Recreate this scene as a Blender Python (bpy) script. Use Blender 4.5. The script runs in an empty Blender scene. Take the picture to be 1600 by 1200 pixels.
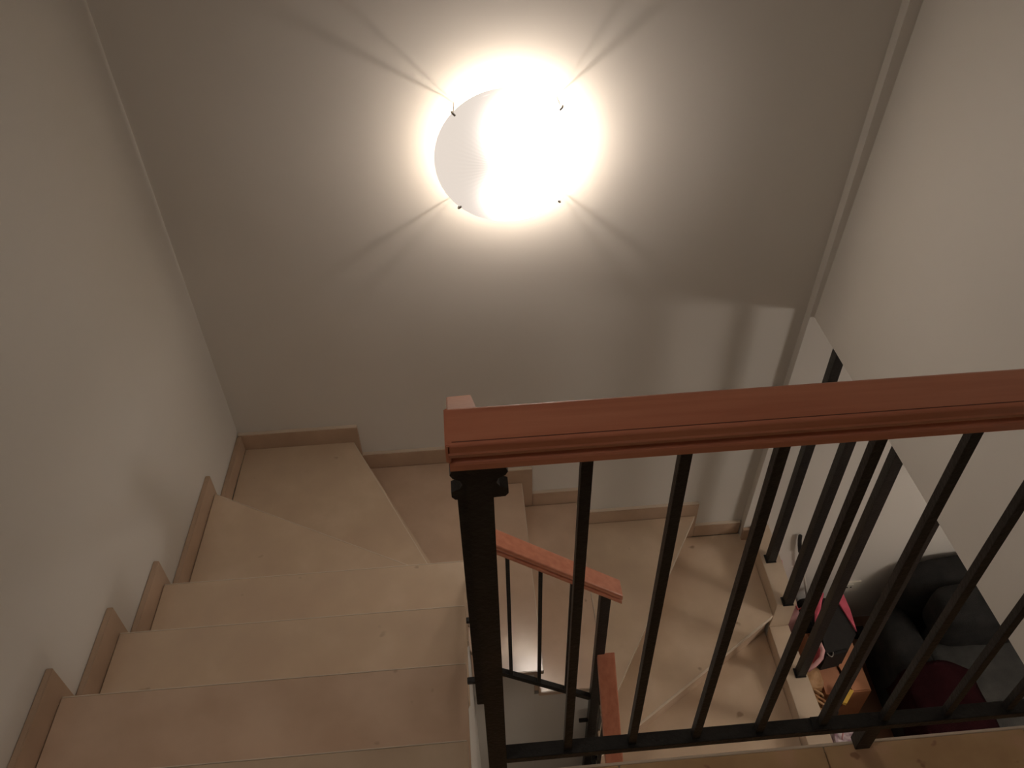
import bpy, bmesh, math, random
from mathutils import Vector, Matrix
random.seed(7)
scene = bpy.context.scene
col = scene.collection

# ------------------------------------------------------------------ camera, world, exposure, lights
F_PX, PITCH, YAW, ROLL, CAM_H = 1354.87, 0.772, 0.0669, -0.0223, 1.8888
cp, sp, cy, sy = math.cos(PITCH), math.sin(PITCH), math.cos(YAW), math.sin(YAW)
fw = Vector((sy*cp, cy*cp, -sp)); rt0 = Vector((cy, -sy, 0)); up0 = rt0.cross(fw)
cr, sr = math.cos(ROLL), math.sin(ROLL)
rt = rt0*cr + up0*sr; up = up0*cr - rt0*sr
cam_data = bpy.data.cameras.new('camera'); cam = bpy.data.objects.new('camera', cam_data); col.objects.link(cam)
m = Matrix((rt, up, -fw)).transposed().to_4x4(); m.translation = Vector((0, 0, CAM_H)); cam.matrix_world = m
cam_data.sensor_width = 36; cam_data.lens = F_PX/1600*36; cam_data.clip_start = 0.02
scene.camera = cam
scene.view_settings.view_transform = 'Standard'; scene.view_settings.look = 'None'
scene.view_settings.gamma = 1; scene.view_settings.use_curve_mapping = False
scene.view_settings.exposure = 0.0
world = bpy.data.worlds.new('world'); scene.world = world; world.use_nodes = True
world.node_tree.nodes['Background'].inputs[0].default_value = (0.9, 0.8, 0.7, 1)
world.node_tree.nodes['Background'].inputs[1].default_value = 0.02
SHADE_EMIT = 3.7        # glow of the wall lamp's glass
BULB_POWER = 5.6        # each of its two bulbs, behind the glass
ROOM_LAMP = 28.0        # pendant in the room below
FILL_LAMP = 15.5         # unseen fill lamp added under the upper ceiling

# ------------------------------------------------------------------ materials
def mat(name, c1, c2=None, scale=4.0, rough=0.5, bump=0.0, bscale=60.0, spec=0.5, metal=0.0, coat=0.0, detail=4.0, spots=None, stretch=None, c3=None):
    M = bpy.data.materials.new(name); M.use_nodes = True; nt = M.node_tree; N = nt.nodes; L = nt.links
    b = N['Principled BSDF']
    b.inputs['Roughness'].default_value = rough; b.inputs['Metallic'].default_value = metal
    b.inputs['Specular IOR Level'].default_value = spec
    if coat: b.inputs['Coat Weight'].default_value = coat; b.inputs['Coat Roughness'].default_value = 0.12
    tc = N.new('ShaderNodeTexCoord'); src = tc.outputs['Object']
    if stretch:
        mp = N.new('ShaderNodeMapping'); mp.inputs['Scale'].default_value = stretch; L.new(src, mp.inputs[0]); src = mp.outputs[0]
    nz = N.new('ShaderNodeTexNoise'); nz.inputs['Scale'].default_value = scale; nz.inputs['Detail'].default_value = detail
    L.new(src, nz.inputs['Vector'])
    cr_ = N.new('ShaderNodeValToRGB'); cr_.color_ramp.elements[0].position = 0.35; cr_.color_ramp.elements[1].position = 0.68
    cr_.color_ramp.elements[0].color = (*c1, 1); cr_.color_ramp.elements[1].color = (*(c2 or c1), 1)
    if c3:
        e = cr_.color_ramp.elements.new(0.52); e.color = (*c3, 1)
    L.new(nz.outputs['Fac'], cr_.inputs[0]); out = cr_.outputs[0]
    if spots:
        vz = N.new('ShaderNodeTexNoise'); vz.inputs['Scale'].default_value = spots[0]; vz.inputs['Detail'].default_value = 2
        L.new(tc.outputs['Object'], vz.inputs['Vector'])
        r2 = N.new('ShaderNodeValToRGB'); r2.color_ramp.elements[0].position = spots[1]; r2.color_ramp.elements[1].position = spots[1]+0.05
        r2.color_ramp.elements[0].color = (0, 0, 0, 1); r2.color_ramp.elements[1].color = (1, 1, 1, 1)
        L.new(vz.outputs['Fac'], r2.inputs[0])
        mx = N.new('ShaderNodeMixRGB'); mx.inputs['Color2'].default_value = (*spots[2], 1)
        L.new(r2.outputs[0], mx.inputs['Fac']); L.new(out, mx.inputs['Color1']); out = mx.outputs[0]
    L.new(out, b.inputs['Base Color'])
    if bump:
        n2 = N.new('ShaderNodeTexNoise'); n2.inputs['Scale'].default_value = bscale; n2.inputs['Detail'].default_value = 3
        L.new(src, n2.inputs['Vector'])
        bp = N.new('ShaderNodeBump'); bp.inputs['Strength'].default_value = bump; bp.inputs['Distance'].default_value = 0.01
        L.new(n2.outputs['Fac'], bp.inputs['Height']); L.new(bp.outputs[0], b.inputs['Normal'])
    return M
M = {}
M['plaster'] = mat('plaster', (.71, .685, .64), (.74, .715, .67), 1.2, .55, .04, 9, spec=.35)
M['marble'] = mat('marble', (.66, .51, .375), (.76, .61, .46), 5, .13, spec=.5, spots=(11, .72, (.42, .30, .21)), c3=(.70, .55, .40))
M['marble_pink'] = mat('marble_pink', (.62, .455, .335), (.72, .55, .415), 6, .13, spec=.5, spots=(13, .72, (.40, .27, .19)))
M['marble_edge'] = mat('marble_edge', (.72, .62, .50), (.78, .68, .56), 8, .3)
M['skirt'] = mat('skirt', (.46, .33, .235), (.55, .40, .29), 7, .3)
M['kerb'] = mat('kerb', (.60, .48, .36), (.68, .56, .43), 6, .3)
M['landing_tile'] = mat('landing_tile', (.50, .32, .17), (.62, .39, .24), 9, .3, spots=(24, .66, (.36, .20, .115)), c3=(.56, .37, .20))
M['grout'] = mat('grout', (.30, .22, .15), (.36, .27, .19), 30, .8)
M['room_tile'] = mat('room_tile', (.22, .12, .075), (.28, .16, .10), 5, .35)
M['wood'] = mat('wood', (.53, .185, .105), (.63, .25, .15), 6, .28, .05, 50, coat=.5, stretch=(1, 1, 8))
M['wood_x'] = mat('wood_x', (.53, .185, .105), (.63, .25, .15), 6, .28, .05, 50, coat=.5, stretch=(.6, 9, 9))
M['wood_y'] = mat('wood_y', (.53, .185, .105), (.63, .25, .15), 6, .28, .05, 50, coat=.5, stretch=(9, .6, 9))
M['iron'] = mat('iron', (.012, .0115, .011), (.02, .019, .018), 40, .45, .15, 120, spec=.4)
M['groove_shade'] = mat('groove_shade', (.10, .03, .018), (.14, .045, .028), 20, .5)
M['chrome'] = mat('chrome', (.35, .33, .3), (.4, .38, .35), 20, .3, metal=.9)
M['white_plastic'] = mat('white_plastic', (.72, .68, .6), (.76, .72, .64), 10, .35)
M['black'] = mat('black', (.008, .007, .007), (.014, .012, .012), 30, .7, .2, 200)
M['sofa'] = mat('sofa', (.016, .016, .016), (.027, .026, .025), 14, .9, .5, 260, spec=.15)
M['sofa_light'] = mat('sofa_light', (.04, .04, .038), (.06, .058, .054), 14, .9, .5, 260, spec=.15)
M['maroon'] = mat('maroon', (.026, .006, .008), (.042, .010, .013), 9, .95, .5, 160, spec=.1)
M['card'] = mat('card', (.56, .25, .13), (.64, .30, .16), 8, .6)
M['card_in'] = mat('card_in', (.46, .21, .12), (.52, .25, .14), 8, .7)
M['pink'] = mat('pink', (.55, .08, .13), (.66, .12, .19), 12, .6)
M['pale_pink'] = mat('pale_pink', (.62, .32, .34), (.72, .42, .42), 14, .6)
M['red'] = mat('red', (.22, .02, .03), (.35, .04, .05), 20, .6)
M['leather'] = mat('leather', (.28, .12, .045), (.46, .24, .10), 25, .5, .3, 80)
M['leather_pale'] = mat('leather_pale', (.44, .25, .12), (.55, .34, .18), 25, .6, .3, 80)
M['yellow'] = mat('yellow', (.62, .38, .05), (.72, .48, .08), 15, .6)
M['mustard'] = mat('mustard', (.40, .24, .07), (.48, .30, .10), 15, .6)
M['print'] = mat('print', (.66, .58, .60), (.25, .14, .20), 38, .5, detail=1)
M['dark_slot'] = mat('dark_slot', (.02, .018, .016), None, 5, .8)

def emit_mat(name, color, strength):
    Q = bpy.data.materials.new(name); Q.use_nodes = True; nt = Q.node_tree; nt.nodes.clear()
    o = nt.nodes.new('ShaderNodeOutputMaterial'); e = nt.nodes.new('ShaderNodeEmission')
    e.inputs[0].default_value = (*color, 1); e.inputs[1].default_value = strength
    nt.links.new(e.outputs[0], o.inputs[0]); return Q

# ------------------------------------------------------------------ helpers
def tag(o, label=None, cat=None, group=None, kind=None):
    if label: o['label'] = label
    if cat: o['category'] = cat
    if group: o['group'] = group
    if kind: o['kind'] = kind
    return o
def empty(name, loc=(0, 0, 0), **k):
    o = bpy.data.objects.new(name, None); o.empty_display_size = .1; col.objects.link(o); o.location = loc
    return tag(o, **k)
def obj(name, bm, material, parent=None, smooth=False, **k):
    me = bpy.data.meshes.new(name); bmesh.ops.recalc_face_normals(bm, faces=bm.faces); bm.to_mesh(me); bm.free()
    if smooth:
        for p in me.polygons: p.use_smooth = True
    me.materials.append(material)
    o = bpy.data.objects.new(name, me); col.objects.link(o)
    if parent:
        o.parent = parent
        o.matrix_parent_inverse = Matrix.Translation(parent_world(parent)).inverted() if parent_world(parent).length else Matrix()
    return tag(o, **k)
def parent_world(p):
    v = Vector((0, 0, 0))
    while p: v = v + p.location; p = p.parent
    return v
def add_prism(bm, pts, z0, z1):
    lo = [bm.verts.new((x, y, z0)) for x, y in pts]; hi = [bm.verts.new((x, y, z1)) for x, y in pts]
    n = len(pts); bm.faces.new(lo[::-1]); bm.faces.new(hi)
    for i in range(n): bm.faces.new((lo[i], lo[(i+1) % n], hi[(i+1) % n], hi[i]))
def add_box(bm, x0, x1, y0, y1, z0, z1): add_prism(bm, [(x0, y0), (x1, y0), (x1, y1), (x0, y1)], z0, z1)
def prism(pts, z0, z1, bev=0):
    bm = bmesh.new(); add_prism(bm, pts, z0, z1)
    if bev: bmesh.ops.bevel(bm, geom=bm.edges[:], offset=bev, segments=2, affect='EDGES', clamp_overlap=True)
    return bm
def box(x0, x1, y0, y1, z0, z1, bev=0): return prism([(x0, y0), (x1, y0), (x1, y1), (x0, y1)], z0, z1, bev)
def sweep(bm, path, prof, xdir=None, cut0=None, cut1=None):
    """sweep closed profile [(side, up)] along a straight segment path=(a, b); ends vertical"""
    a, b = Vector(path[0]), Vector(path[1]); d = (b-a); h = Vector((d.x, d.y, 0)).normalized() if (abs(d.x)+abs(d.y)) > 1e-6 else Vector((0, 1, 0))
    s = Vector((h.y, -h.x, 0))
    rows = []
    for P in (a, b): rows.append([bm.verts.new(P + s*u + Vector((0, 0, v))) for u, v in prof])
    n = len(prof)
    for i in range(n): bm.faces.new((rows[0][i], rows[0][(i+1) % n], rows[1][(i+1) % n], rows[1][i]))
    bm.faces.new(rows[0][::-1]); bm.faces.new(rows[1])
def bar(a, b, w, h, bev=0.0):
    """square bar between a and b, a/b on its axis"""
    bm = bmesh.new(); a, b = Vector(a), Vector(b); d = (b-a).normalized()
    s = d.cross(Vector((0, 0, 1)))
    s = Vector((1, 0, 0)) if s.length < 1e-4 else s.normalized()
    u = s.cross(d).normalized()
    R = [[bm.verts.new(P + s*(w/2*i) + u*(h/2*j)) for i, j in ((-1, -1), (1, -1), (1, 1), (-1, 1))] for P in (a, b)]
    for i in range(4): bm.faces.new((R[0][i], R[0][(i+1) % 4], R[1][(i+1) % 4], R[1][i]))
    bm.faces.new(R[0][::-1]); bm.faces.new(R[1])
    if bev: bmesh.ops.bevel(bm, geom=bm.edges[:], offset=bev, segments=1, affect='EDGES')
    return bm
def tube(pts, r, seg=8, closed=False):
    bm = bmesh.new(); pts = [Vector(p) for p in pts]; n = len(pts); rings = []; prev = None
    for i, p in enumerate(pts):
        t = (pts[(i+1) % n if closed else min(i+1, n-1)] - pts[(i-1) % n if closed else max(i-1, 0)]).normalized()
        s = (prev - t*prev.dot(t)) if prev is not None else t.orthogonal()
        s.normalize(); prev = s; u = t.cross(s)
        rr = r(i/(n-1)) if callable(r) else r
        rings.append([bm.verts.new(p + (s*math.cos(k*2*math.pi/seg) + u*math.sin(k*2*math.pi/seg))*rr) for k in range(seg)])
    for i in range(n if closed else n-1):
        A, B = rings[i], rings[(i+1) % n]
        for k in range(seg): bm.faces.new((A[k], A[(k+1) % seg], B[(k+1) % seg], B[k]))
    if not closed: bm.faces.new(rings[0][::-1]); bm.faces.new(rings[-1])
    return bm
def pillow(x0, x1, y0, y1, z0, z1, n=10, puff=.35, noise=0.0, seed=0):
    """soft cushion: box whose faces bulge, rounded edges"""
    bm = bmesh.new(); bmesh.ops.create_cube(bm, size=2.0)
    bmesh.ops.subdivide_edges(bm, edges=bm.edges[:], cuts=n, use_grid_fill=True)
    rnd = random.Random(seed); cx, cyy, cz = (x0+x1)/2, (y0+y1)/2, (z0+z1)/2; ph = [rnd.uniform(0, 6) for _ in range(4)]
    for v in bm.verts:
        x, y, z = v.co
        e = 5.0
        L_ = (abs(x)**e + abs(y)**e + abs(z)**e)**(1/e); mx = max(abs(x), abs(y), abs(z)); k = mx/L_
        X, Y, Z = x*k, y*k, z*k
        bul = 1 - puff*.25*(x*x+y*y) if abs(z) > .99 else 1
        Z *= bul
        w = noise*(math.sin(4*x+ph[0])*math.cos(5*y+ph[1])+.6*math.sin(9*x*y+ph[2]))
        v.co = (cx+X*(x1-x0)/2, cyy+Y*(y1-y0)/2, cz+Z*(z1-z0)/2+w)
    return bm

# ------------------------------------------------------------------ measures
R = .18                                     # rise
YB, YR, XS = 2.585, 2.54, 1.36              # stair back wall, room back wall, jog between them
XW, YW, XE = -.07, 1.635, .455              # sides of the open well: left, far, right
SK = .018
def lw(y): return -1.0 - .0667*(YB-y)       # left wall, slightly out of square
FLOOR = -2.7
CEIL = 2.75
YBACK = -1.9

# ------------------------------------------------------------------ room shell
def mesh_from(verts, faces):
    bm = bmesh.new(); V = [bm.verts.new(v) for v in verts]
    for f in faces: bm.faces.new([V[i] for i in f])
    return bm
def hexa(b, t): # b,t: four corners each
    return mesh_from(b+t, [(3, 2, 1, 0), (4, 5, 6, 7), (0, 1, 5, 4), (1, 2, 6, 5), (2, 3, 7, 6), (3, 0, 4, 7)])
obj('wall_left', prism([(lw(YBACK-.1), YBACK-.1), (lw(YB+.12), YB+.12), (-1.6, YB+.12), (-1.6, YBACK-.1)], FLOOR, CEIL), M['plaster'], kind='structure')
obj('wall_back', box(-1.0, 1.42, YB, YB+.12, FLOOR, CEIL), M['plaster'], kind='structure')
# room back wall stands 45 mm proud of the stair wall and shows as a narrow vertical strip
def xj(z): return 1.352 + .0205*(z+.6)
obj('wall_back_room', hexa([(xj(FLOOR), YR, FLOOR), (5.0, YR, FLOOR), (5.0, YB+.12, FLOOR), (xj(FLOOR), YB-.0005, FLOOR)],
                      [(xj(CEIL), YR, CEIL), (5.0, YR, CEIL), (5.0, YB+.12, CEIL), (xj(CEIL), YB-.0005, CEIL)]), M['plaster'], kind='structure')
SOF = -.335
def xr(y, z): return 1.375 + .053*(YR-y) + .040*(z-SOF)
obj('wall_right', hexa([(xr(YR, SOF), YR, SOF), (xr(YBACK, SOF), YBACK, SOF), (1.95, YBACK, SOF), (1.95, YR, SOF)],
                  [(xr(YR, CEIL), YR, CEIL), (xr(YBACK, CEIL), YBACK, CEIL), (1.95, YBACK, CEIL), (1.95, YR, CEIL)]), M['plaster'], kind='structure')
obj('wall_front', box(-1.6, 5.0, YBACK-.1, YBACK, FLOOR, CEIL), M['plaster'], kind='structure')
obj('wall_far_right', box(4.6, 4.7, YBACK, YR, FLOOR, SOF), M['plaster'], kind='structure')
obj('ceiling', box(-1.6, 2.0, YBACK-.1, YB+.12, CEIL, CEIL+.1), M['plaster'], kind='structure')
obj('ceiling_room', box(1.95, 5.0, YBACK, YR, SOF, SOF+.2), M['plaster'], kind='structure')
slab = prism([(lw(YBACK), YBACK), (1.95, YBACK), (1.95, .60), (1.44, .60), (1.44, .735), (XW+.0, .735), (lw(.735), .735)], SOF, -.02)
obj('ceiling_slab', slab, M['plaster'], kind='structure')

# landing floor with its tiles
fl = obj('floor', prism([(lw(YBACK), YBACK), (xr(YBACK, 0)-.002, YBACK), (xr(.735, 0)-.002, .735), (lw(.735), .735)], -.02, -.006), M['grout'], kind='structure')
T = .448
x0 = .262 - 3*T
for i in range(6):
    for j in range(6):
        a, b = x0+i*T+.0015, x0+(i+1)*T-.0015; c, d = .745-(j+1)*T+.0015, .745-j*T-.0015
        d = min(d, .745); c = max(c, YBACK)
        ax = max(a, lw((c+d)/2)+.005); bx = min(b, 1.455)
        if bx-ax < .05: continue
        tz = random.uniform(-.0006, .0006)
        obj('tile', prism([(ax, c), (bx, c), (bx, d), (ax, d)], -.008, tz, .0012), M['landing_tile'], fl)
obj('trim_1', box(XW+.03, 1.455, .7455, .752, -.03, -.003, .001), M['marble_edge'], kind='structure')

# room floor with tiles
fr = obj('floor_room', box(-.1, 4.6, YBACK, YR, FLOOR-.05, FLOOR-.008), M['grout'], kind='structure')
for i in range(7):
    for j in range(6):
        a = 1.47+i*.45; b = a+.447; d = YR-.001-j*.45; c = d-.447
        obj('tile', box(a, b, c, d, FLOOR-.01, FLOOR+random.uniform(0, .0008), .001), M['room_tile'], fr)

# ------------------------------------------------------------------ staircase
st = empty('staircase', (0, YW, FLOOR), label='cream marble winding staircase turning right twice as it descends round an open well', cat='staircase')
def F(y): return -.53 + .475*(YB-y)         # nosing between treads 5 and 6
def E(x): return 2.17 - .530*(x+.983)       # nosing between treads 4 and 5
def J(y): return .468 + (1.085-.468)*(y-1.585)/(YB-1.585)
def K(x): return 1.505 + .632*(x-.445)
N = [.827, 1.106, 1.386, 1.665]
e = .001; yb = YB-SK-e; NX = [-.054, .207, .468]; XK = 1.36; wx = XW+.01
def lws(y): return lw(y)+SK+e
def TR(pts, k, m='marble'):
    obj('tread', prism(pts, -R*k-.03, -R*k, .0025), M[m], st)
def solve_left(y0):  # E meets the left wall skirting
    y = 2.17
    for _ in range(9): y = E(lws(y))
    return y
yE = solve_left(0)
TR([(lws(.76), .754), (wx, .754), (wx, N[0]), (lws(N[0]), N[0])], 0)
for k in (1, 2, 3): TR([(lws(N[k-1]), N[k-1]-.018), (wx, N[k-1]-.018), (wx, N[k]), (lws(N[k]), N[k])], k, 'marble_pink' if k == 1 else 'marble')
TR([(lws(N[3]), N[3]-.018), (wx, N[3]-.018), (wx, E(wx)), (lws(yE), yE)], 4)
TR([(lws(yE), yE-.036), (wx-.004, E(wx)-.036), (wx-.004, YW-.01+.02), (F(yb), yb), (lws(yb), yb)], 5)
TR([(wx-.02, YW+.012), (wx+.002, YW-.01), (NX[0], YW-.01), (NX[0], yb), (F(yb)-.036, yb)], 6, 'marble_pink')
TR([(NX[0]-.018, YW-.01), (NX[1], YW-.01), (NX[1], yb), (NX[0]-.018, yb)], 7, 'marble_pink')
TR([(NX[1]-.018, YW-.01), (NX[2]-.005, YW-.01), (NX[2], yb), (NX[1]-.018, yb)], 8, 'marble_pink')
TR([(XE-.01, 1.60), (J(1.60)+.002, 1.60), (J(yb), yb), (NX[2]-.018, yb), (NX[2]-.018, YW-.01)], 9)
TR([(XE-.01, 1.575), (XE-.01, K(XE-.01)), (XK, K(XK)), (XK, YR-.001), (1.326, YR-.001), (1.326, yb), (J(yb)-.036, yb), (J(1.60)-.036, 1.60)], 10)
TR([(XE-.01, 1.43), (XK, 1.43), (XK, K(XK)+.036), (XE-.01, K(XE-.01)+.036)], 11)
for k, (ya, yc) in ((12, (1.448, 1.15)), (13, (1.168, .87)), (14, (.888, .59))):
    TR([(XE-.01, yc), (XK, yc), (XK, ya), (XE-.01, ya)], k)
# risers
for k in range(4): obj('riser', box(lws(N[k]), wx-.003, N[k]-.035, N[k]-.018, -R*(k+1), -R*k-.0305), M['marble_pink'], st)
def riser_line(p, q, inward, k):
    p, q, v = Vector(p), Vector(q), Vector(inward).normalized()
    a, b = p+v*.018, q+v*.018; c, d = q+v*.034, p+v*.034
    obj('riser', prism([tuple(a), tuple(b), tuple(c), tuple(d)], -R*(k+1), -R*k-.0305), M['marble_pink'], st)
riser_line((wx-.03, E(wx-.03)), (lws(yE)+.004, yE-.002), (-.45, -1), 4)
riser_line((F(YW+.05), YW+.05), (F(yb), yb-.003), (-1, -.47), 5)
for i, k in ((0, 6), (1, 7), (2, 8)): riser_line((NX[i], YW), (NX[i], yb), (-1, 0), k)
riser_line((J(1.63), 1.63), (J(yb)-.001, yb-.003), (-1, .6), 9)
riser_line((XE, K(XE)), (XK-.001, K(XK)), (-.53, 1), 10)
for y, k in ((1.43, 11), (1.15, 12), (.87, 13), (.59, 14)): riser_line((XE, y), (XK, y), (0, 1), k)
def nose(p, q, outward, k):  # thin paler strip along a tread's front edge
    p, q, v = Vector(p), Vector(q), Vector(outward).normalized(); a, b = p-v*.0018, q-v*.0018; c, d = q+v*.0010, p+v*.0010
    obj('nosing_edge', prism([tuple(a), tuple(b), tuple(c), tuple(d)], -R*k-.029, -R*k+.0004), M['marble_edge'], st, label='pale edge of the tread')
for k in range(4): nose((lws(N[k])+.002, N[k]), (wx-.002, N[k]), (0, 1), k)
nose((lws(yE)+.004, yE-.002), (wx-.003, E(wx-.003)), (.47, 1), 4)
nose((F(YW+.02), YW+.02), (F(yb-.003), yb-.003), (1, .475), 5)
for i, k in ((0, 6), (1, 7), (2, 8)): nose((NX[i], YW-.008), (NX[i], yb-.003), (1, 0), k)
nose((J(1.602), 1.602), (J(yb-.004), yb-.004), (1, -.62), 9)
nose((XE-.008, K(XE-.008)), (XK-.003, K(XK-.003)), (.632, -1), 10)
# bodies below the treads, rendered white towards the well
def body(pts, k): obj('stair_body', prism(pts, FLOOR, -R*k-.031), M['plaster'], st, label='white plastered side of the stairs')
ys = [.736] + [n-.036 for n in N]
body([(lw(.74)+e, .736), (XW, .736), (XW, ys[1]), (lw(ys[1])+e, ys[1])], 0)
for k in (1, 2, 3): body([(lw(ys[k])+e, ys[k]+.0002), (XW, ys[k]+.0002), (XW, ys[k+1]), (lw(ys[k+1])+e, ys[k+1])], k)
body([(lw(ys[4])+e, ys[4]+.0002), (XW, ys[4]+.0002), (XW, E(XW)-.04), (lw(2.2)+e, yE-.045)], 4)
body([(lw(yE)+e, yE-.044), (XW, E(XW)-.039), (XW, YW+.005), (F(YB)-.04, YB-e), (lw(YB)+e, YB-e)], 5)
body([(XW+.0005, YW), (NX[0]-.035, YW), (NX[0]-.035, YB-e), (F(YB)-.038, YB-e)], 6)
body([(NX[0]-.0348, YW), (NX[1]-.035, YW), (NX[1]-.035, YB-e), (NX[0]-.0348, YB-e)], 7)
body([(NX[1]-.0348, YW), (XE, YW), (XE, YB-e), (NX[1]-.0348, YB-e)], 8)
body([(XE+.0002, YW-.03), (J(1.62)-.04, 1.62), (J(YB)-.042, YB-e), (XE+.0002, YB-e)], 9)
body([(XE+.0002, K(XE)+.04), (XK-.001, K(XK)+.04), (XK-.001, YR-.001), (1.322, YR-.001), (1.322, YB-e), (J(YB)-.041, YB-e), (J(1.62)-.038, 1.61), (XE+.0002, 1.58)], 10)
body([(XE+.0002, 1.465), (XK-.001, 1.465), (XK-.001, K(XK)+.038), (XE+.0002, K(XE)+.038)], 11)
for k, (yc, ya) in ((12, (1.185, 1.464)), (13, (.905, 1.184)), (14, (.625, .904))): body([(XE+.0002, yc), (XK-.001, yc), (XK-.001, ya), (XE+.0002, ya)], k)

# kerb on the right of the lower flight: marble blocks stepping down, each with a top slab
def ko(y): return 1.455 + .030*max(0, (2.1-y))
for (ya, yc, z) in ((K(XK)+.0, YR-.001, -1.705), (1.47, K(XK)-.001, -1.90), (1.19, 1.469, -2.08), (.91, 1.189, -2.26), (.60, .909, -2.44)):
    obj('kerb_block', prism([(XK+.001, ya), (ko(ya), ya), (ko(yc), yc), (XK+.001, yc)], z-.20, z, .002), M['kerb'], st, label='pale marble kerb block')
    obj('stair_body', box(XK+.001, 1.452, ya, yc, FLOOR, z-.2005), M['plaster'], st, label='white plastered side of the stairs')

# stepped marble skirting
bl = empty('baseboard_left', (-1.0, 1.5, 0), kind='structure')
O = .035; HS = .085
lv = [(0, .754, N[0]+O), (1, N[0]+O, N[1]+O), (2, N[1]+O, N[2]+O), (3, N[2]+O, N[3]+O), (4, N[3]+O, yE+.02), (5, yE+.02, YB-SK)]
for k, a, b in lv:
    obj('skirting_tile', prism([(lw(a)+.0005, a+.0005), (lw(a)+SK, a+.0005), (lw(b)+SK, b), (lw(b)+.0005, b)], -R*(k+1)-.02 if k < 5 else -R*k, -R*k+HS, .002), M['skirt'], bl)
bb = empty('baseboard_back', (0, YB, -1.3), kind='structure')
lv = [(5, lw(YB)+.001, F(YB)+O), (6, F(YB)+O, NX[0]+O+.01), (7, NX[0]+O+.01, NX[1]+O+.015), (8, NX[1]+O+.015, NX[2]+O+.015), (9, NX[2]+O+.015, J(YB)-.0), (10, J(YB), 1.322)]
for k, a, b in lv:
    obj('skirting_tile', box(a+.0005, b, YB-SK, YB-.0005, -R*(k+1)-.02 if k < 10 else -R*k, -R*k+HS, .002), M['skirt'], bb)
    obj('skirting_edge', box(a+.0005, b-.002, YB-SK+.003, YB-.0005, -R*k+HS, -R*k+HS+.005), M['marble_edge'], bb, label='pale top edge')
obj('skirting_tile', box(1.3255, 1.3595, YR-.018, YR-.0005, -1.80, -1.715, .002), M['skirt'], bb)

# ------------------------------------------------------------------ railings
PROF = [(-.0325, .0505), (-.0312, .0536), (-.028, .055), (.028, .055), (.0298, .05465), (.0312, .0536), (.0321, .0522), (.0325, .0505), (.0325, .040), (.0335, .037), (.031, .029), (.026, .026), (.024, .021), (.030, .018),
        (.031, .014), (.031, .004), (.027, 0), (-.027, 0), (-.031, .004), (-.031, .014), (-.030, .018), (-.024, .021), (-.026, .026), (-.031, .029), (-.0335, .037), (-.0325, .040)]
def handrail_bm(a, b):
    bm = bmesh.new(); sweep(bm, (a, b), PROF); return bm
rl = empty('landing_railing', (0, .745, 0), label='black steel landing railing with thick red-brown wooden handrail, nearest the viewer', cat='railing')
HZ = 1.041
XL, YL = 1.447, .745
obj('handrail', handrail_bm((-.033, YL, HZ), (XL, YL, HZ)), M['wood_x'], rl)
obj('handrail_cap', box(-.0365, -.030, YL-.0325, YL+.0325, HZ+.021, HZ+.0545, .0015), M['wood'], rl)
for y in (YL-.0275,):
    obj('groove_shade', box(-.028, XL, y-.0007, y+.0007, HZ+.0545, HZ+.0552), M['groove_shade'], rl)  # not carved: dark strip paints the shade of the handrail's groove line
obj('newel_post', box(-.0155, .021, YL-.018, YL+.018, -.12, HZ, .0015), M['iron'], rl)
def collar(px, py, zt, parent, axis='x', s=1.0):
    # scrolled silhouette: bulge, waist, bulge
    pr = [(.0175, 0), (.036, -.002), (.0385, -.009), (.035, -.016), (.025, -.022), (.0225, -.030), (.027, -.038), (.0385, -.044), (.0385, -.054), (.034, -.060), (.0175, -.061)]
    pr = [(a*s, b*s) for a, b in pr]
    for sgn in (-1, 1):
        bm = bmesh.new(); F_ = [bm.verts.new((px+sgn*a, py-.010*s, zt+z)) for a, z in pr]; B_ = [bm.verts.new((px+sgn*a, py+.010*s, zt+z)) for a, z in pr]
        n = len(pr); bm.faces.new(F_); bm.faces.new(B_[::-1])
        for i in range(n): bm.faces.new((F_[i], F_[(i+1) % n], B_[(i+1) % n], B_[i]))
        obj('scroll', bm, M['iron'], parent, label='scrolled black collar piece')
collar(.003, YL, HZ-.020, rl)
obj('bottom_bar', box(.021, XL, YL-.015, YL+.015, .096, .116, .001), M['iron'], rl)
k = 0; x = .147
while x < XL-.02:
    obj('baluster', box(x-.008, x+.008, YL-.008, YL+.008, .116, HZ+.004, .0006), M['iron'], rl)
    if k in (4,):
        obj('foot_plate', box(x-.020, x+.014, YL-.014, YL+.014, .1162, .121), M['iron'], rl)
    x += .1326; k += 1
obj('support_foot', box(.775, .808, YL-.014, YL+.014, .0005, .0955, .001), M['iron'], rl)

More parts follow.
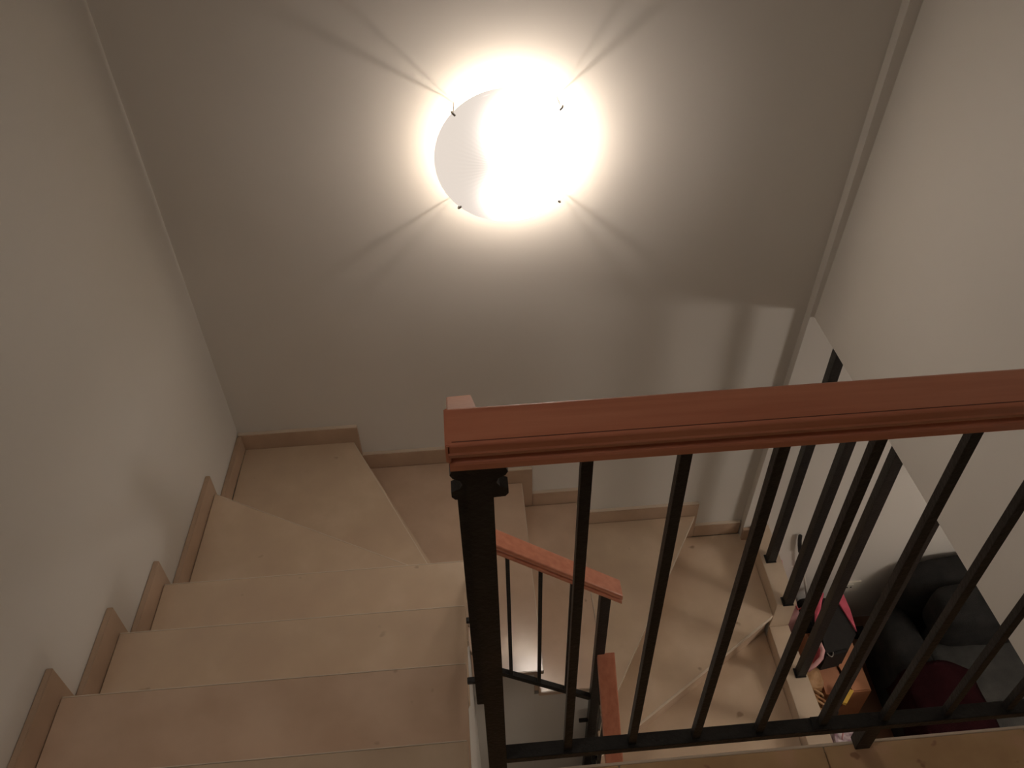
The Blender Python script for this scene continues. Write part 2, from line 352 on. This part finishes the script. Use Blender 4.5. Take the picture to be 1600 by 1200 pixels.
# first flight railing (seen end-on behind the newel)
r1 = empty('stair_railing', (-.015, .8, 0), label='wooden rail of the topmost flight, seen end-on just behind the near corner post', cat='railing')
A1, B1 = Vector((-.006, .779, .962)), Vector((-.033, 1.60, .243))
obj('handrail', handrail_bm(A1, B1), M['wood_y'], r1)
bA, bB = Vector((-.024, .82, .225)), Vector((-.042, 1.585, -.375))
obj('bottom_bar', bar(bA, bB, .012, .024), M['iron'], r1)
obj('start_post', box(-.030, -.010, .788, .816, .245, .97, .001), M['iron'], r1)
for i in range(6):
    t = (i+.9)/6.2; p = bA.lerp(bB, t); q = A1.lerp(B1, t)
    obj('baluster', box(p.x-.0065, p.x+.0065, p.y-.0065, p.y+.0065, p.z, q.z+.01), M['iron'], r1)
for k in (1, 2, 3):
    y = N[k]-.04; t = (y-bA.y)/(bB.y-bA.y); p = bA.lerp(bB, min(t, 1)); z = -R*k-.018
    obj('bracket', bar((p.x, y, z-.007), (p.x, y, p.z), .010, .010), M['iron'], r1)
    obj('bracket', box(-.0595, p.x-.0055, y-.007, y+.007, z-.007, z+.007, .001), M['iron'], r1)

# second flight railing
r2 = empty('stair_railing', (.2, 1.59, -1.3), label='short sloping wooden rail of the middle flight with black bars, across the well', cat='railing')
Y2 = 1.59
def h2(x): return -.325 - .83*(x-.048)
def b2(x): return -1.165 - .765*(x-.047)
obj('handrail', handrail_bm((-.02, Y2, h2(-.02)-.055+.008), (.462, Y2, h2(.462)-.055+.008)), M['wood_x'], r2)
obj('bottom_bar', bar((-.02, Y2, b2(-.02)-.012), (.392, Y2, b2(.392)-.012), .020, .022), M['iron'], r2)
for x in (.079, .186, .293):
    obj('baluster', box(x-.0065, x+.0065, Y2-.0065, Y2+.0065, b2(x)-.005, h2(x)-.046, .0005), M['iron'], r2)
obj('corner_post', box(.391, .427, Y2-.018, Y2+.018, -2.68, h2(.409)-.048, .0015), M['iron'], r2)
obj('corner_post', box(-.020, .012, Y2-.016, Y2+.016, -1.55, -.25, .0015), M['iron'], r2)
obj('bracket', box(.355, .391, Y2-.007, Y2+.007, -1.655, -1.642, .001), M['iron'], r2)
obj('bracket', box(-.01, .006, Y2+.016, YW, -1.45, -1.43), M['iron'], r2)

# third flight railing
r3 = empty('stair_railing', (.43, 1.5, -2), label='red-brown wooden rail of the lower flight, running down below the near railing', cat='railing')
A3, B3 = Vector((.432, 1.575, -1.125)), Vector((.432, .35, -1.125-.88*1.225))
obj('handrail', handrail_bm(A3, B3), M['wood_y'], r3)
bA, bB = Vector((.425, 1.57, -1.93)), Vector((.425, .60, -2.62))
obj('bottom_bar', bar(bA, bB, .016, .024), M['iron'], r3)
for i in range(7):
    y = 1.46-i*.12; t = (bA.y-y)/(bA.y-bB.y); z0 = bA.lerp(bB, t).z; t2 = (A3.y-y)/(A3.y-B3.y); z1 = A3.lerp(B3, t2).z
    obj('baluster', box(.4185, .4315, y-.0065, y+.0065, z0, z1, .0005), M['iron'], r3)
obj('bracket', box(.418, .4545, 1.545, 1.557, -1.96, -1.94), M['iron'], r3)

# square posts from the kerb up to the slab
names = ['farthest black square post on the marble kerb, in the back corner', 'second black square post from the back wall, standing on the marble kerb',
         'third black square post from the back wall, on the lower kerb step', 'nearest black square post on the kerb, overlapped by a near baluster']
zt_ = [-1.705, -1.705, -1.90, -1.90]
for i, y in enumerate((2.335, 2.095, 1.835, 1.575)):
    xc = (1.405, 1.414, 1.432, 1.443)[i]
    p = empty('kerb_post', (xc, y, zt_[i]), label=names[i], cat='post', group='black square posts between kerb and slab')
    obj('shaft', box(xc-.020, xc+.020, y-.020, y+.020, zt_[i]+.006, SOF-.0005, .001), M['iron'], p)
    obj('foot_plate', box(xc-.028, xc+.022, y-.024, y+.024, zt_[i]+.0003, zt_[i]+.0058, .001), M['iron'], p)

# ------------------------------------------------------------------ wall lamp
LX, LZ, LR = .172, .462, .238
lp = empty('wall_lamp', (LX, YB, LZ), label='round lit glass wall lamp held by four small clips high on the back wall', cat='lamp')
def glass_mat():
    Q = bpy.data.materials.new('lit_glass'); Q.use_nodes = True; nt = Q.node_tree; Nn = nt.nodes; L = nt.links; Nn.clear()
    o = Nn.new('ShaderNodeOutputMaterial'); e_ = Nn.new('ShaderNodeEmission'); g = Nn.new('ShaderNodeBsdfGlossy'); g.inputs['Roughness'].default_value = .15
    g.inputs['Color'].default_value = (.05, .05, .05, 1); ad = Nn.new('ShaderNodeAddShader')
    tc = Nn.new('ShaderNodeTexCoord'); sx = Nn.new('ShaderNodeSeparateXYZ'); L.new(tc.outputs['Object'], sx.inputs[0])
    def math_(op, a, b=None):
        n = Nn.new('ShaderNodeMath'); n.operation = op
        for i, v in enumerate((a, b)):
            if v is None: continue
            if isinstance(v, (int, float)): n.inputs[i].default_value = v
            else: L.new(v, n.inputs[i])
        return n.outputs[0]
    def gauss(px, pz, s, amp):
        dx = math_('SUBTRACT', sx.outputs[0], px); dz = math_('SUBTRACT', sx.outputs[2], pz)
        d2 = math_('ADD', math_('MULTIPLY', dx, dx), math_('MULTIPLY', dz, dz))
        return math_('MULTIPLY', math_('EXPONENT', math_('MULTIPLY', d2, -1/(s*s))), amp)
    tot = math_('ADD', gauss(.07, .10, .08, 36), gauss(.06, -.12, .08, 36))
    tot = math_('ADD', tot, gauss(.17, 0, .08, 36))
    # pressed ribs in the glass round its middle
    ang = math_('ARCTAN2', sx.outputs[2], sx.outputs[0]); rb = math_('SINE', math_('MULTIPLY', ang, 64))
    d2 = math_('ADD', math_('MULTIPLY', sx.outputs[0], sx.outputs[0]), math_('MULTIPLY', sx.outputs[2], sx.outputs[2]))
    fade = math_('EXPONENT', math_('MULTIPLY', d2, -1/(.10*.10)))
    rib = math_('ADD', 1, math_('MULTIPLY', math_('MULTIPLY', rb, fade), .10))
    tot = math_('MULTIPLY', math_('ADD', tot, 1.12), rib)
    sc = math_('MULTIPLY', tot, SHADE_EMIT/5.2)
    L.new(sc, e_.inputs['Strength']); e_.inputs['Color'].default_value = (1, .875, .765, 1)
    L.new(e_.outputs[0], ad.inputs[0]); L.new(g.outputs[0], ad.inputs[1]); L.new(ad.outputs[0], o.inputs[0]); return Q
bm = bmesh.new(); NR, NS = 14, 96; prev = None
RIM = .085      # stand-off of the rim from the wall
front, back = [], []
def dome(r): return -(RIM + .045*(1-(r/LR)**2))
for s_, lst, off in ((0, front, 0), (1, back, .004)):
    for i in range(NR+1):
        r = LR*i/NR
        if i == 0: lst.append([bm.verts.new((0, dome(0)+off, 0))]); continue
        ring = []
        for k in range(NS):
            a = 2*math.pi*k/NS; rip = .0012*math.sin(48*a)*math.exp(-(r/.11)**2) if r < .2 else 0
            ring.append(bm.verts.new((r*math.cos(a), dome(r)+off+rip, r*math.sin(a))))
        lst.append(ring)
    for i in range(1, NR+1):
        for k in range(NS):
            if i == 1: bm.faces.new((lst[0][0], lst[1][k], lst[1][(k+1) % NS]))
            else: bm.faces.new((lst[i-1][k], lst[i][k], lst[i][(k+1) % NS], lst[i-1][(k+1) % NS]))
for k in range(NS): bm.faces.new((front[NR][k], back[NR][k], back[NR][(k+1) % NS], front[NR][(k+1) % NS]))
me = bpy.data.meshes.new('glass_shade'); bmesh.ops.recalc_face_normals(bm, faces=bm.faces); bm.to_mesh(me); bm.free()
for p_ in me.polygons: p_.use_smooth = True
me.materials.append(glass_mat()); me.materials.append(M['white_plastic'])
for p_ in me.polygons: p_.material_index = 1 if p_.normal.y > .2 else 0
gs = bpy.data.objects.new('glass_shade', me); col.objects.link(gs); gs.parent = lp
def child(name, bm, mt, parent, **k):
    o = obj(name, bm, mt, None, **k); o.parent = parent; return o
bm = bmesh.new(); bmesh.ops.create_cone(bm, cap_ends=True, segments=40, radius1=.05, radius2=.045, depth=.016)
bmesh.ops.rotate(bm, verts=bm.verts, matrix=Matrix.Rotation(math.pi/2, 3, 'X')); bmesh.ops.translate(bm, verts=bm.verts, vec=(0, -.0085, 0))
child('back_plate', bm, M['white_plastic'], lp)
for s in (1, -1):
    bm = bmesh.new(); bmesh.ops.create_uvsphere(bm, u_segments=16, v_segments=10, radius=.014); bmesh.ops.translate(bm, verts=bm.verts, vec=(0, -.037, s*.03))
    child('bulb', bm, emit_mat('bulb_glow', (1, .875, .765), 40), lp, smooth=True)
    ld = bpy.data.lights.new('bulb_light', 'POINT'); ld.energy = BULB_POWER; ld.color = (1, .87, .77); ld.shadow_soft_size = .012
    lo = bpy.data.objects.new('bulb_light', ld); col.objects.link(lo); lo.parent = lp; lo.location = (.03, -.106, s*.045)
for ax, az in ((-1, 1), (1, 1), (1, -1), (-1, -1)):
    q = LR/math.sqrt(2)
    child('clip_arm', tube([(ax*q*.55, -.004, az*q*.55), (ax*q*.97, -.012, az*q*.97), (ax*q*.985, -RIM+.004, az*q*.985)], .003, 6), M['white_plastic'], lp)
    child('clip', tube([(ax*q*1.0, -RIM+.002, az*q*1.0), (ax*q*1.02, -RIM-.003, az*q*1.02), (ax*q*1.01, -RIM-.008, az*q*1.01), (ax*q*.96, -RIM-.010, az*q*.96)], .0035, 6), M['chrome'], lp)

# pendant lamp of the room below, out of the frame
PX, PY, PZ = 3.23, .84, -.64
pd = empty('pendant_lamp', (PX, PY, SOF), label='small round pendant lamp in the room below, under the slab', cat='lamp')
bm = bmesh.new(); bmesh.ops.create_uvsphere(bm, u_segments=20, v_segments=12, radius=.205); bmesh.ops.scale(bm, vec=(1, 1, .8), verts=bm.verts); bmesh.ops.translate(bm, verts=bm.verts, vec=(0, 0, PZ-SOF))
child('globe', bm, emit_mat('globe_glow', (1, .88, .77), ROOM_LAMP), pd, smooth=True)
child('cord', tube([(0, 0, 0), (0, 0, PZ-SOF+.163)], .004), M['black'], pd)
# unseen fill lamp over the landing, added to brighten back wall and handrail
hl = empty('fill_lamp', (-.78, .25, CEIL), label='round unseen fill lamp added under the ceiling above the landing', cat='lamp')
bm = bmesh.new(); bmesh.ops.create_cone(bm, cap_ends=True, segments=32, radius1=.13, radius2=.16, depth=.05); bmesh.ops.translate(bm, verts=bm.verts, vec=(0, 0, -.026))
child('diffuser', bm, emit_mat('fill_glow', (1, .87, .76), FILL_LAMP), hl)

# ------------------------------------------------------------------ the room below
# sofa against the back wall
SX0, SX1 = 2.06, 4.2
sf = empty('sofa', (2.6, 2.0, FLOOR), label='dark charcoal fabric sofa in the corner of the room below', cat='sofa')
obj('base', pillow(SX0+.02, SX1, 1.40, 2.50, FLOOR+.05, FLOOR+.26, 6, 0), M['sofa'], sf, smooth=True)
obj('arm', pillow(SX0, SX0+.22, 1.38, 2.36, FLOOR+.05, FLOOR+.48, 8, .2), M['sofa'], sf, smooth=True)
obj('backrest', pillow(SX0+.16, SX1, 2.28, 2.52, FLOOR+.2, FLOOR+.68, 8, .1), M['sofa'], sf, smooth=True)
for i in range(3):
    a = SX0+.225+i*.62
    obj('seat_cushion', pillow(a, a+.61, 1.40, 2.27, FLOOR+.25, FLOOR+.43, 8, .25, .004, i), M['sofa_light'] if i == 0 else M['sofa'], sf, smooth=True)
    obj('back_cushion', pillow(a, a+.6, 2.06, 2.30, FLOOR+.42, FLOOR+.74, 8, .2, .006, i+5), M['sofa'], sf, smooth=True)
for i, (x, y) in enumerate(((SX0+.08, 1.46), (SX0+.08, 2.42), (SX1-.1, 1.46), (SX1-.1, 2.42))):
    obj('leg', box(x-.025, x+.025, y-.025, y+.025, FLOOR+.001, FLOOR+.06), M['black'], sf)
# maroon throw over the arm
bm = bmesh.new(); nx, ny = 16, 20; g = []
for i in range(nx+1):
    row = []
    for j in range(ny+1):
        u = i/nx; v = j/ny
        s_ = u*.62; y = 1.33+.62*v + .02*math.sin(7*u+3)
        if s_ < .22: x, z = SX0-.022-.008*math.sin(v*14), FLOOR+.52-(.22-s_)
        elif s_ < .46: x, z = SX0-.022+(s_-.22), FLOOR+.525+.01*math.sin(v*11+u*5)
        else: x, z = SX0+.225+(s_-.46)*.9, FLOOR+.52-(s_-.46)*.45+.008*math.sin(v*13)
        row.append(bm.verts.new((x, y, z)))
    g.append(row)
for i in range(nx):
    for j in range(ny): bm.faces.new((g[i][j], g[i+1][j], g[i+1][j+1], g[i][j+1]))
bmesh.ops.solidify(bm, geom=bm.faces[:], thickness=.012)
obj('throw_blanket', bm, M['maroon'], smooth=True, label='dark maroon throw blanket draped over the sofa arm', cat='blanket')

# socket on the back wall
so = empty('wall_socket', (2.03, YR, -2.345), label='white double wall socket low on the back wall beside the sofa', cat='socket')
obj('plate', box(1.965, 2.10, YR-.009, YR-.0003, -2.395, -2.30, .003), M['white_plastic'], so)
bm = bmesh.new(); bmesh.ops.create_cone(bm, cap_ends=True, segments=24, radius1=.030, radius2=.030, depth=.004)
bmesh.ops.rotate(bm, verts=bm.verts, matrix=Matrix.Rotation(math.pi/2, 3, 'X')); bmesh.ops.translate(bm, verts=bm.verts, vec=(2.035, YR-.0105, -2.347))
obj('outlet', bm, M['white_plastic'], so)
for dx in (-.011, .011):
    obj('hole', box(2.035+dx-.005, 2.035+dx+.005, YR-.0135, YR-.012, -2.352, -2.342), M['dark_slot'], so)

# cardboard box, open, flaps up
bx = empty('cardboard_box', (1.86, 2.05, FLOOR), label='orange-brown cardboard box with raised flap on the floor beside the kerb', cat='box')
X0, X1, Ya, Yb_, Z1 = 1.72, 1.958, 1.952, 2.30, -2.405; t = .005
bm = bmesh.new()
add_box(bm, X0, X1, Ya, Yb_, FLOOR+.001, FLOOR+.006)
add_box(bm, X0, X1, Ya, Ya+t, FLOOR+.006, Z1); add_box(bm, X0, X1, Yb_-t, Yb_, FLOOR+.006, Z1)
add_box(bm, X0, X0+t, Ya+t, Yb_-t, FLOOR+.006, Z1); add_box(bm, X1-t, X1, Ya+t, Yb_-t, FLOOR+.006, Z1)
obj('carton', bm, M['card'], bx)
bm = hexa([(1.86, Ya+.006, Z1), (X1-.006, Ya+.006, Z1), (X1-.006, Yb_-.006, Z1), (1.80, Yb_-.006, Z1)], [(1.86, Ya+.006, Z1+.006), (X1-.006, Ya+.006, Z1+.006), (X1-.006, Yb_-.006, Z1+.012), (1.80, Yb_-.006, Z1+.012)])
obj('flap', bm, M['card'], bx)
obj('flap', box(X0+.007, 1.83, Ya+.007, Yb_-.007, Z1-.012, Z1-.008), M['card_in'], bx)
bm = hexa([(X0, Ya+.02, Z1), (X0+.004, Ya+.02, Z1), (X0+.004, Yb_-.02, Z1), (X0, Yb_-.02, Z1)], [(X0-.002, Ya+.16, Z1+.03), (X0+.002, Ya+.16, Z1+.03), (X0+.002, Yb_-.02, Z1+.03), (X0-.002, Yb_-.02, Z1+.03)])
obj('flap', bm, M['card_in'], bx)

# black handbag with pink trim, leaning open behind the box
bg = empty('handbag', (1.82, 2.33, FLOOR), label='black bag with bright pink trimmed edge standing behind the cardboard box', cat='bag')
b_ = [(1.70, 2.06), (1.83, 2.08), (1.915, 2.18), (1.885, 2.37), (1.80, 2.40), (1.715, 2.22)]
bm = prism(b_, -2.37, -2.20, .012); obj('body', bm, M['black'], bg)
obj('lower_body', box(1.75, 1.93, 2.305, 2.435, FLOOR+.001, -2.372, .015), M['black'], bg)
bm = hexa([(1.868, 2.372, -2.198), (1.915, 2.407, -2.198), (1.918, 2.30, -2.198), (1.906, 2.174, -2.198)], [(1.868, 2.372, -2.188), (1.915, 2.407, -2.188), (1.918, 2.30, -2.188), (1.906, 2.174, -2.188)])
obj('trim', bm, M['pink'], bg, label='bright pink edging')
obj('trim', tube([(1.80, 2.41, -2.19), (1.77, 2.36, -2.185), (1.735, 2.29, -2.18), (1.72, 2.24, -2.185)], .014), M['pink'], bg, smooth=True, label='bright pink edging')

# pink and red straps by the kerb
pts = [(1.675, 2.15, -2.20), (1.69, 2.12, -2.18), (1.693, 2.08, -2.18), (1.675, 2.045, -2.19), (1.64, 2.02, -2.20), (1.60, 2.005, -2.23)]
obj('pink_strap', tube(pts, .011), M['pale_pink'], smooth=True, label='looped pale pink strap hanging beside the kerb', cat='strap')
rb_ = empty('red_pouch', (1.70, 2.12, -2.3), label='small dark red pouch with metal ring under the black bag', cat='pouch')
obj('pouch', pillow(1.672, 1.712, 2.07, 2.13, -2.33, -2.215, 4, .2, .003), M['red'], rb_, smooth=True)
ring = [(1.735+.016*math.cos(a), 2.085+.030*math.sin(a), -2.205) for a in [i*2*math.pi/16 for i in range(16)]]
obj('ring', tube(ring, .003, 6, True), M['chrome'], rb_, smooth=True)

# tan leather bag with straps
tb = empty('leather_bag', (1.66, 2.0, FLOOR), label='crumpled tan leather bag with twisted straps between kerb and cardboard box', cat='bag')
obj('body', pillow(1.50, 1.705, 1.86, 2.10, FLOOR+.002, -2.41, 8, .3, .012, 3), M['leather'], tb, smooth=True)
obj('flap', pillow(1.60, 1.712, 1.97, 2.10, -2.425, -2.345, 8, .6, .006, 9), M['leather_pale'], tb, smooth=True)
for i in range(6):
    y = 1.87+i*.035; rr = random.uniform(-.01, .01)
    obj('strap', tube([(1.56+rr, y, -2.41), (1.60, y+.02, -2.375), (1.64+rr, y+.01, -2.365), (1.69, y-.02+rr, -2.385), (1.705, y-.03, -2.42)], .0065, 6), M['leather_pale'] if i % 2 else M['leather'], tb, smooth=True)

# yellow card and black cables on the box
obj('yellow_card', hexa([(1.735, 1.895, -2.37), (1.80, 1.965, -2.37), (1.845, 1.935, -2.372), (1.785, 1.872, -2.372)], [(1.735, 1.895, -2.35), (1.80, 1.965, -2.35), (1.845, 1.935, -2.352), (1.785, 1.872, -2.352)]), M['yellow'],
    label='small bright yellow card at the front edge of the cardboard box', cat='card')
obj('black_cord', tube([(1.845, 1.946, -2.40), (1.80, 1.93, -2.40), (1.75, 1.90, -2.40), (1.71, 1.885, -2.42)], .006), M['black'], smooth=True, label='thin black cord hanging over the front edge of the cardboard box', cat='cord')
obj('brown_cord', tube([(1.845, 1.944, -2.41), (1.83, 1.94, -2.50), (1.80, 1.94, -2.60)], .0035), M['red'], smooth=True, label='thin dark red cord slanting down the front of the cardboard box', cat='cord')
obj('blue_pouch', pillow(1.69, 1.755, 1.85, 1.905, -2.46, -2.40, 4, .2), M['black'], smooth=True, label='small dark pouch in front of the cardboard box', cat='pouch')
# printed carrier bag
cb = empty('carrier_bag', (1.72, 1.76, FLOOR), label='white paper bag with purple print standing in front of the cardboard box', cat='bag')
bm = hexa([(1.62, 1.66, FLOOR+.001), (1.78, 1.66, FLOOR+.001), (1.80, 1.82, FLOOR+.001), (1.66, 1.84, FLOOR+.001)], [(1.66, 1.66, -2.36), (1.775, 1.675, -2.36), (1.80, 1.80, -2.38), (1.69, 1.83, -2.36)])
obj('bag_body', bm, M['print'], cb)
obj('handle', tube([(1.70, 1.70, -2.36), (1.705, 1.72, -2.33), (1.72, 1.74, -2.33), (1.73, 1.76, -2.362)], .004), M['pale_pink'], cb, smooth=True)
obj('mustard_box', box(1.46, 1.615, 1.50, 1.70, FLOOR+.001, -2.38, .002), M['mustard'], label='mustard yellow box on the floor against the outer side of the kerb', cat='box')

# broom-like pole and little things behind the posts
bp_ = empty('cleaning_brush', (1.80, 2.50, FLOOR), label='thin white-handled brush with black hook leaning against the back wall', cat='brush')
obj('handle', tube([(1.64, 2.515, -1.85), (1.79, 2.49, -2.37)], .006), M['white_plastic'], bp_, smooth=True)
obj('hook', tube([(1.635, 2.52, -1.80), (1.638, 2.518, -1.83), (1.645, 2.515, -1.87), (1.66, 2.512, -1.93)], .011), M['black'], bp_, smooth=True)
obj('brush_head', pillow(1.74, 1.81, 2.44, 2.51, FLOOR+.001, -2.37, 5, .1), M['black'], bp_, smooth=True)
pb = empty('pink_bag', (1.62, 2.42, FLOOR), label='crumpled pale pink bag with red string behind the second kerb post', cat='bag')
obj('body', pillow(1.50, 1.70, 2.33, 2.48, FLOOR+.001, -2.24, 8, .3, .01, 4), M['pale_pink'], pb, smooth=True)
obj('string', tube([(1.62, 2.36, -2.235), (1.65, 2.38, -2.22), (1.66, 2.35, -2.23), (1.69, 2.36, -2.235)], .005), M['red'], pb, smooth=True)
obj('pink_cloth', pillow(1.475, 1.60, 2.485, 2.535, FLOOR+.001, -1.98, 6, .3, .008, 6), M['pale_pink'], smooth=True, label='folded pink cloth bundle in the corner behind the kerb', cat='cloth')
